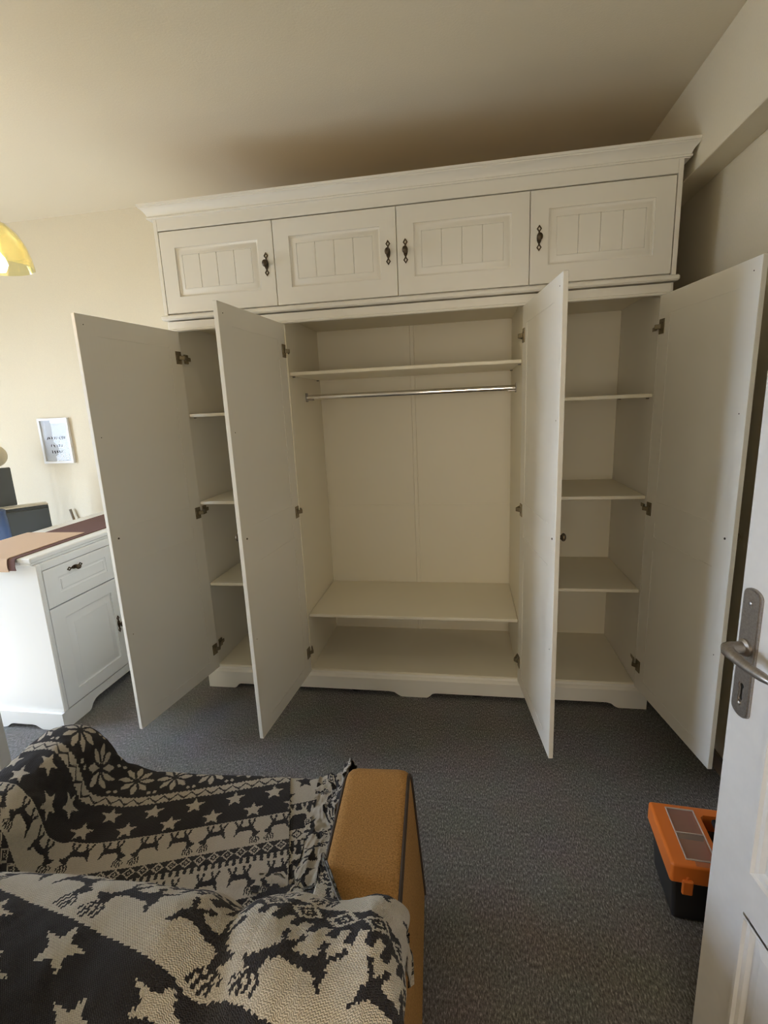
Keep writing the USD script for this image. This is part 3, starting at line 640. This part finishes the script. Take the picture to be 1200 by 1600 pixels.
def band_dia():
    b = np.zeros((11, PW), bool)
    for i in range(11):
        for j in range(PW):
            q = abs((j % 12) - 6) + abs(i - 5)
            b[i, j] = q in (5, 4) or q == 1 or (q == 0 and False)
    return b
def band_teeth():
    b = np.zeros((8, PW), bool)
    for j in range(PW):
        h = (2, 2, 2, 9, 9, 9)[j % 6]; 
        for i in range(8):
            b[i, j] = (j % 6) >= 3 and i >= 1 or i >= 7 - (j // 6 % 2) * 1
    return b
def band_zig():
    b = np.ones((12, PW), bool)
    for j in range(PW):
        t = j % 14; c = 2.4 + (t if t < 7 else 14 - t) * .95
        for i in range(12):
            if abs(i - c) < 1.15: b[i, j] = False
        if j % 4 < 2: b[0, j] = b[11, j] = False
    return b
def band_snow():
    b = np.zeros((44, PW), bool); yy_, xx_ = np.mgrid[0:44, 0:40]
    x, y = xx_ - 19.5, yy_ - 21.5; r = np.hypot(x, y); a = np.arctan2(y, x)
    pet = (np.abs(((a + np.pi / 8) % (np.pi / 4)) - np.pi / 8) < np.where(r < 11, .30 * (r / 11), .30 * (19 - r) / 8)) & (r > 3.5) & (r < 18.5)
    dots = ((np.abs(np.abs(x) - 17) + np.abs(np.abs(y) - 17)) < 3)
    m_ = pet | dots
    for k in range(6): b[:, k * 40:(k + 1) * 40] = m_
    return b
BA = dict(snow=band_snow(), zig=band_zig(), star=band_star(), deer=band_deer(), dia=band_dia(), teeth=band_teeth())
def stack(seq): return np.vstack([BA[s] for s in seq])
SEQ_SEAT = ['snow', 'zig', 'star', 'deer', 'dia', 'teeth', 'deer', 'dia', 'teeth', 'deer', 'dia', 'star']
TAB_SEAT = stack(SEQ_SEAT); O_SEAT = 44 + 12                         # row of v = 0 (start of the star band)
SEQ_BACK = ['dia', 'deer', 'dia', 'teeth', 'deer', 'dia', 'teeth', 'deer', 'star', 'zig', 'snow', 'zig', 'star', 'deer']
TAB_BACK = stack(SEQ_BACK); O_BACK = 11 + 32 + 11 + 8 + 32 + 11 + 8 + 32
ST = 0.003
def sample(tab, o, u, v):
    iv = np.floor(v / ST).astype(int) + o; iu = np.floor(u / ST).astype(int) % PW
    return tab[np.where(iv < 0, iv % len(tab), np.minimum(iv, len(tab) - 1)), iu]
def knit_mesh(name, parent, P, mask, lightmask, stitch, label=None):
    """P: (n, m, 3) vertices of a grid; mask and lightmask: (n-1, m-1) per cell; stitch: (n, m, 2) in stitches"""
    n, m_ = P.shape[:2]; idx = np.arange(n * m_).reshape(n, m_)
    q = np.stack([idx[:-1, :-1], idx[1:, :-1], idx[1:, 1:], idx[:-1, 1:]], -1)[mask]
    du = np.gradient(P, axis=0); dv_ = np.gradient(P, axis=1); N = np.cross(du, dv_).reshape(-1, 3); N /= np.linalg.norm(N, axis=1)[:, None] + 1e-12
    V = P.reshape(-1, 3); 
    if (V[q[:, 0]] * 0 + N[q[:, 0]])[:, 2].mean() < 0: q = q[:, ::-1]; N = -N
    # close the cloth with a thin underside rim so that it has thickness
    path = unique(str(parent.GetPath()) if parent else '/World', name)
    us = np.unique(q); remap = -np.ones(n * m_, int); remap[us] = np.arange(len(us)); q = remap[q]; V, N = V[us], N[us]; uv = stitch.reshape(-1, 2)[us]
    k = len(V); e = {}
    for a, b in ((0, 1), (1, 2), (2, 3), (3, 0)):
        e.setdefault('l', []).append(np.stack([q[:, a], q[:, b]], 1))
    E_ = np.vstack(e['l']); key_ = np.sort(E_, 1); _, first, cnt = np.unique(key_[:, 0] * (k + 1) + key_[:, 1], return_index=True, return_counts=True)
    B = E_[first[cnt == 1]]
    V2 = V - N * .004; allV = np.vstack([V, V2]); allN = np.vstack([N, -N]); alluv = np.vstack([uv, uv])
    side = np.stack([B[:, 1], B[:, 0], B[:, 0] + k, B[:, 1] + k], 1); Q = np.vstack([q, q[:, ::-1] + k, side])
    col = np.where(lightmask[mask][:, None], LIGHT, DARKC); col = col * (1 + .10 * (rng.random(len(col))[:, None] - .5))
    C_ = np.vstack([col, np.where(lightmask[mask][:, None], DARKC, LIGHT), np.tile(LIGHT * .8, (len(side), 1))])
    g = UsdGeom.Mesh.Define(stage, path)
    g.CreatePointsAttr(Vt.Vec3fArray.FromNumpy(allV.astype(np.float32))); g.CreateFaceVertexCountsAttr(Vt.IntArray.FromNumpy(np.full(len(Q), 4, np.int32)))
    g.CreateFaceVertexIndicesAttr(Vt.IntArray.FromNumpy(Q.astype(np.int32).ravel())); g.CreateSubdivisionSchemeAttr('none')
    g.CreateNormalsAttr(Vt.Vec3fArray.FromNumpy(allN.astype(np.float32))); g.SetNormalsInterpolation('vertex')
    api = UsdGeom.PrimvarsAPI(g)
    api.CreatePrimvar('st', Sdf.ValueTypeNames.TexCoord2fArray, 'vertex').Set(Vt.Vec2fArray.FromNumpy(alluv.astype(np.float32)))
    api.CreatePrimvar('knit', Sdf.ValueTypeNames.Color3fArray, 'uniform').Set(Vt.Vec3fArray.FromNumpy(C_.astype(np.float32)))
    UsdShade.MaterialBindingAPI.Apply(g.GetPrim()).Bind(MKNIT)
    return tag(g.GetPrim(), label)
def resample(poly, step):
    poly = np.array(poly, float); L = np.r_[0, np.cumsum(np.linalg.norm(np.diff(poly, axis=0), axis=1))]; n = max(2, int(L[-1] / step))
    s = np.linspace(0, L[-1], n); return np.column_stack([np.interp(s, L, poly[:, k]) for k in range(poly.shape[1])]), s
def smooth_poly(poly, step=.0025, it=60):
    p, s = resample(poly, step)
    for _ in range(it): p[1:-1] = .5 * p[1:-1] + .25 * (p[:-2] + p[2:])
    return resample(p, step)
def N3(X, Y, f, seed): return meshkit.fbm(np.stack([X * f, Y * f, np.full_like(X, seed * 3.7)], -1), 3, seed) - .5

# throw over the seat and the left arm: x-z profile swept along y, rolled over the front
prof_x, s_x = smooth_poly([(-.655, .10), (-.645, .30), (-.622, .585), (-.60, .632), (-.53, .648), (-.46, .640), (-.412, .60), (-.385, .54), (-.345, .478), (-.28, .452), (-.1, .447), (.30, .448), (.35, .455), (.385, .47), (.408, .50), (.416, .53)], .0025, 120)
ys = np.arange(-.20, .50, .0025)
t_front = np.arange(0, .36, .0025)
def build_seat():
    X = prof_x[:, 0]; H = prof_x[:, 1]; n = len(X)
    armw = np.clip((-.33 - X) / .05, 0, 1); armw = armw * armw * (3 - 2 * armw)
    yfront = .505 - .045 * armw                                                  # where the roll starts
    T_ = np.r_[ys - .50, t_front]                                                # arc length along y, 0 = start of the roll
    P = np.zeros((n, len(T_), 3)); r = .035 + .03 * armw
    for i in range(n):
        Y = np.where(T_ < 0, yfront[i] + T_, 0); Z = np.full(len(T_), H[i])
        a = np.clip(T_ / r[i], 0, np.pi / 2); ro = T_ >= 0
        Y = np.where(ro, yfront[i] + r[i] * np.sin(a), Y); Z = np.where(ro, H[i] - r[i] * (1 - np.cos(a)) - np.clip(T_ - r[i] * np.pi / 2, 0, None), Z)
        P[i, :, 0] = X[i]; P[i, :, 1] = Y; P[i, :, 2] = np.maximum(Z, .03)
    SS, TT = np.meshgrid(s_x, T_, indexing='ij')
    nz = N3(SS, TT, 9., 1) * .022 + N3(SS, TT, 26., 2) * .008
    du = np.gradient(P, axis=0); dw = np.gradient(P, axis=1); N = np.cross(du, dw); N /= np.linalg.norm(N, axis=2)[..., None] + 1e-12
    P = P + N * (nz * (0.35 + .9 * armw[:, None] * 1.0))[..., None] + N * .006
    # a fold lump on the arm front
    return P, SS, TT, armw
Ps, SS, TT, armw = build_seat()
th = math.radians(15.5)
i_cr = int(np.argmin(np.abs(prof_x[:, 0] + .345)))                      # crease column
sflat = s_x - s_x[i_cr] + prof_x[i_cr, 0]                                  # equals x on the seat
YY = np.where(TT < 0, .505 + TT, .505 + TT)
Xe = np.where(np.arange(len(s_x)) >= i_cr, sflat, prof_x[i_cr, 0])[:, None]
up_ = np.clip(s_x[i_cr] - s_x, 0, None)[:, None]                          # distance up the arm from the crease
Vp = Xe * math.sin(th) - YY * math.cos(th) + .424 + np.clip(up_, 0, .22) * .30 + np.clip(up_ - .22, 0, None) * .05
Up = Xe * math.cos(th) + YY * math.sin(th) - up_ + .095
Uc, Vc = .25 * (Up[:-1, :-1] + Up[1:, :-1] + Up[1:, 1:] + Up[:-1, 1:]), .25 * (Vp[:-1, :-1] + Vp[1:, :-1] + Vp[1:, 1:] + Vp[:-1, 1:])
U0 = Uc - .095
light = sample(TAB_SEAT, O_SEAT, Uc - .0 , Vc)
mask_main = U0 < .342
th1 = thing('throw_blanket', 'black and cream knitted reindeer throw over the armchair seat and left arm', 'blanket', CH, CROT)
knit_mesh('blanket', th1, Ps + np.array([0, 0, .004]), mask_main, light, np.stack([Up / ST, Vp / ST], -1))
# turned-back edge showing the reverse side, and the crumpled strip stuffed beside the arm
rev = sample(TAB_SEAT, O_SEAT, (.684 + .095 - Uc + .095), Vc + .03)
Xc = np.broadcast_to(.25 * (prof_x[:-1, 0] + prof_x[1:, 0])[:, None] * 2, U0.shape)
mask_rev = (U0 >= .336) & (Xc < .315)
knit_mesh('blanket_fold', th1, Ps, mask_rev, ~rev, np.stack([Up / ST, Vp / ST], -1), label='turned-back edge showing the reversed colours')
Pw = Ps.copy(); wv = N3(SS, TT, 34., 5) * .035 + N3(SS * 2.2, TT, 16., 6) * .035
du = np.gradient(Ps, axis=0); dw = np.gradient(Ps, axis=1); Nn = np.cross(du, dw); Nn /= np.linalg.norm(Nn, axis=2)[..., None] + 1e-12
Pw = Pw + Nn * (wv + .006)[..., None]
lw = sample(TAB_SEAT, O_SEAT, Vc * 1.0 + N3(Uc, Vc, 12., 8) * .12 + .3, Uc * 1.1 + N3(Uc, Vc, 14., 9) * .10 + .05 - .34 + .05)
mask_w = (Xc >= .305) & (Xc < .417)
knit_mesh('blanket_fold', th1, Pw, mask_w, lw, np.stack([Up / ST, Vp / ST], -1), label='crumpled edge stuffed beside the arm')

# throw over the backrest
def smoothstep(a, b, x): t = np.clip((x - a) / (b - a), 0, 1); return t * t * (3 - 2 * t)
tb_ = math.radians(-15.0)
sb_ = np.arange(-.66, .74, .003); tt_ = np.arange(-.62, .62, .003)               # s across, t along the profile (t = .28 at the apex)
def build_back():
    P = np.zeros((len(sb_), len(tt_), 3))
    for i, s in enumerate(sb_):
        x = s; dropx = 0.
        if s > .575:
            a = min((s - .575) / .06, math.pi / 2); x = .575 + .06 * math.sin(a); dropx = .06 * (1 - math.cos(a)) + max(0, s - .575 - .06 * math.pi / 2)
        k = float(smoothstep(.30, .40, x)); ze = .462 + (.622 - .462) * k; ze = float(np.interp(x, [.26, .36, .395, .408, .425], [.474, .482, .515, .58, .636]))
        dip = .035 * math.exp(-((x - .345) / .035) ** 2) + .012 * math.exp(-((x - .52) / .05) ** 2); 
        ye = float(np.interp(x, [.28, .42, .58], [.165, .085, -.20]))
        top = .866 - dip; r_ = .165; zc_ = top - r_; yf_ = -.28 + r_
        path = [(max(ye, yf_ + .03), ze), (yf_ + .03, ze)] + [(yf_ + .012, ze + .03), (yf_, ze + .08)] + [(-.28 + r_ * math.cos(a), zc_ + r_ * math.sin(a)) for a in np.linspace(0, math.pi, 25)] + [(-.28 - r_, .4), (-.28 - r_, .12)]
        path = np.array(path); p, s_ = smooth_poly(path, .004, 25)
        j = int(np.argmax(p[:, 1])); s_ = s_ - s_[j] + .28
        P[i, :, 0] = x; P[i, :, 1] = np.interp(tt_, s_, p[:, 0]); P[i, :, 2] = np.interp(tt_, s_, p[:, 1]) - dropx
    P[..., 2] = np.maximum(P[..., 2], .04)
    return P
Pb = build_back()
S2, T2 = np.meshgrid(sb_, tt_, indexing='ij')
du = np.gradient(Pb, axis=0); dw = np.gradient(Pb, axis=1); Nb = np.cross(du, dw); ln = np.linalg.norm(Nb, axis=2)[..., None]; Nb = np.where(ln > 1e-9, Nb / np.maximum(ln, 1e-9), [0, 0, 1.])
Pb = Pb + Nb * (N3(S2, T2, 8., 11) * .025 + N3(S2, T2, 28., 12) * .006 + N3(S2, T2 * .4, 22., 13) * .02 * smoothstep(.25, .45, S2))[..., None]
fs_ = .80 - .25 * smoothstep(-.05, .38, sb_); S2u = np.broadcast_to(np.cumsum(fs_)[:, None] * .003 + sb_[0], S2.shape)
Ub = S2u * math.cos(tb_) - T2 * math.sin(tb_) ; Vb = S2 * math.sin(tb_) + T2 * math.cos(tb_) - .2310
Vb = np.where(Vb < 0, Vb * .84, Vb)
cellavg = lambda A: .25 * (A[:-1, :-1] + A[1:, :-1] + A[1:, 1:] + A[:-1, 1:])
Ubc, Vbc = cellavg(Ub), cellavg(Vb)
i_st = int(np.argmin(np.abs(sb_ - .133))); u_st = S2u[i_st, 0] * math.cos(tb_) - .302 * math.sin(tb_)
lb = sample(TAB_BACK, O_BACK, Ubc - u_st + .0285, Vbc)
# cells that degenerate (clamped ends of the profile) are left out
sz = np.linalg.norm(Pb[:-1, 1:] - Pb[:-1, :-1], axis=2)
th2 = thing('throw_blanket', 'black and cream knitted throw with large stars draped over the armchair back', 'blanket', CH, CROT)
knit_mesh('blanket', th2, Pb + np.array([0, 0, .004]), (sz > 5e-4) & ((cellavg(S2) > .285 - .5 * cellavg(N3(S2, T2, 12., 15))) | (cellavg(Pb[..., 1]) < -.06)), lb, np.stack([Ub / ST, Vb / ST], -1))
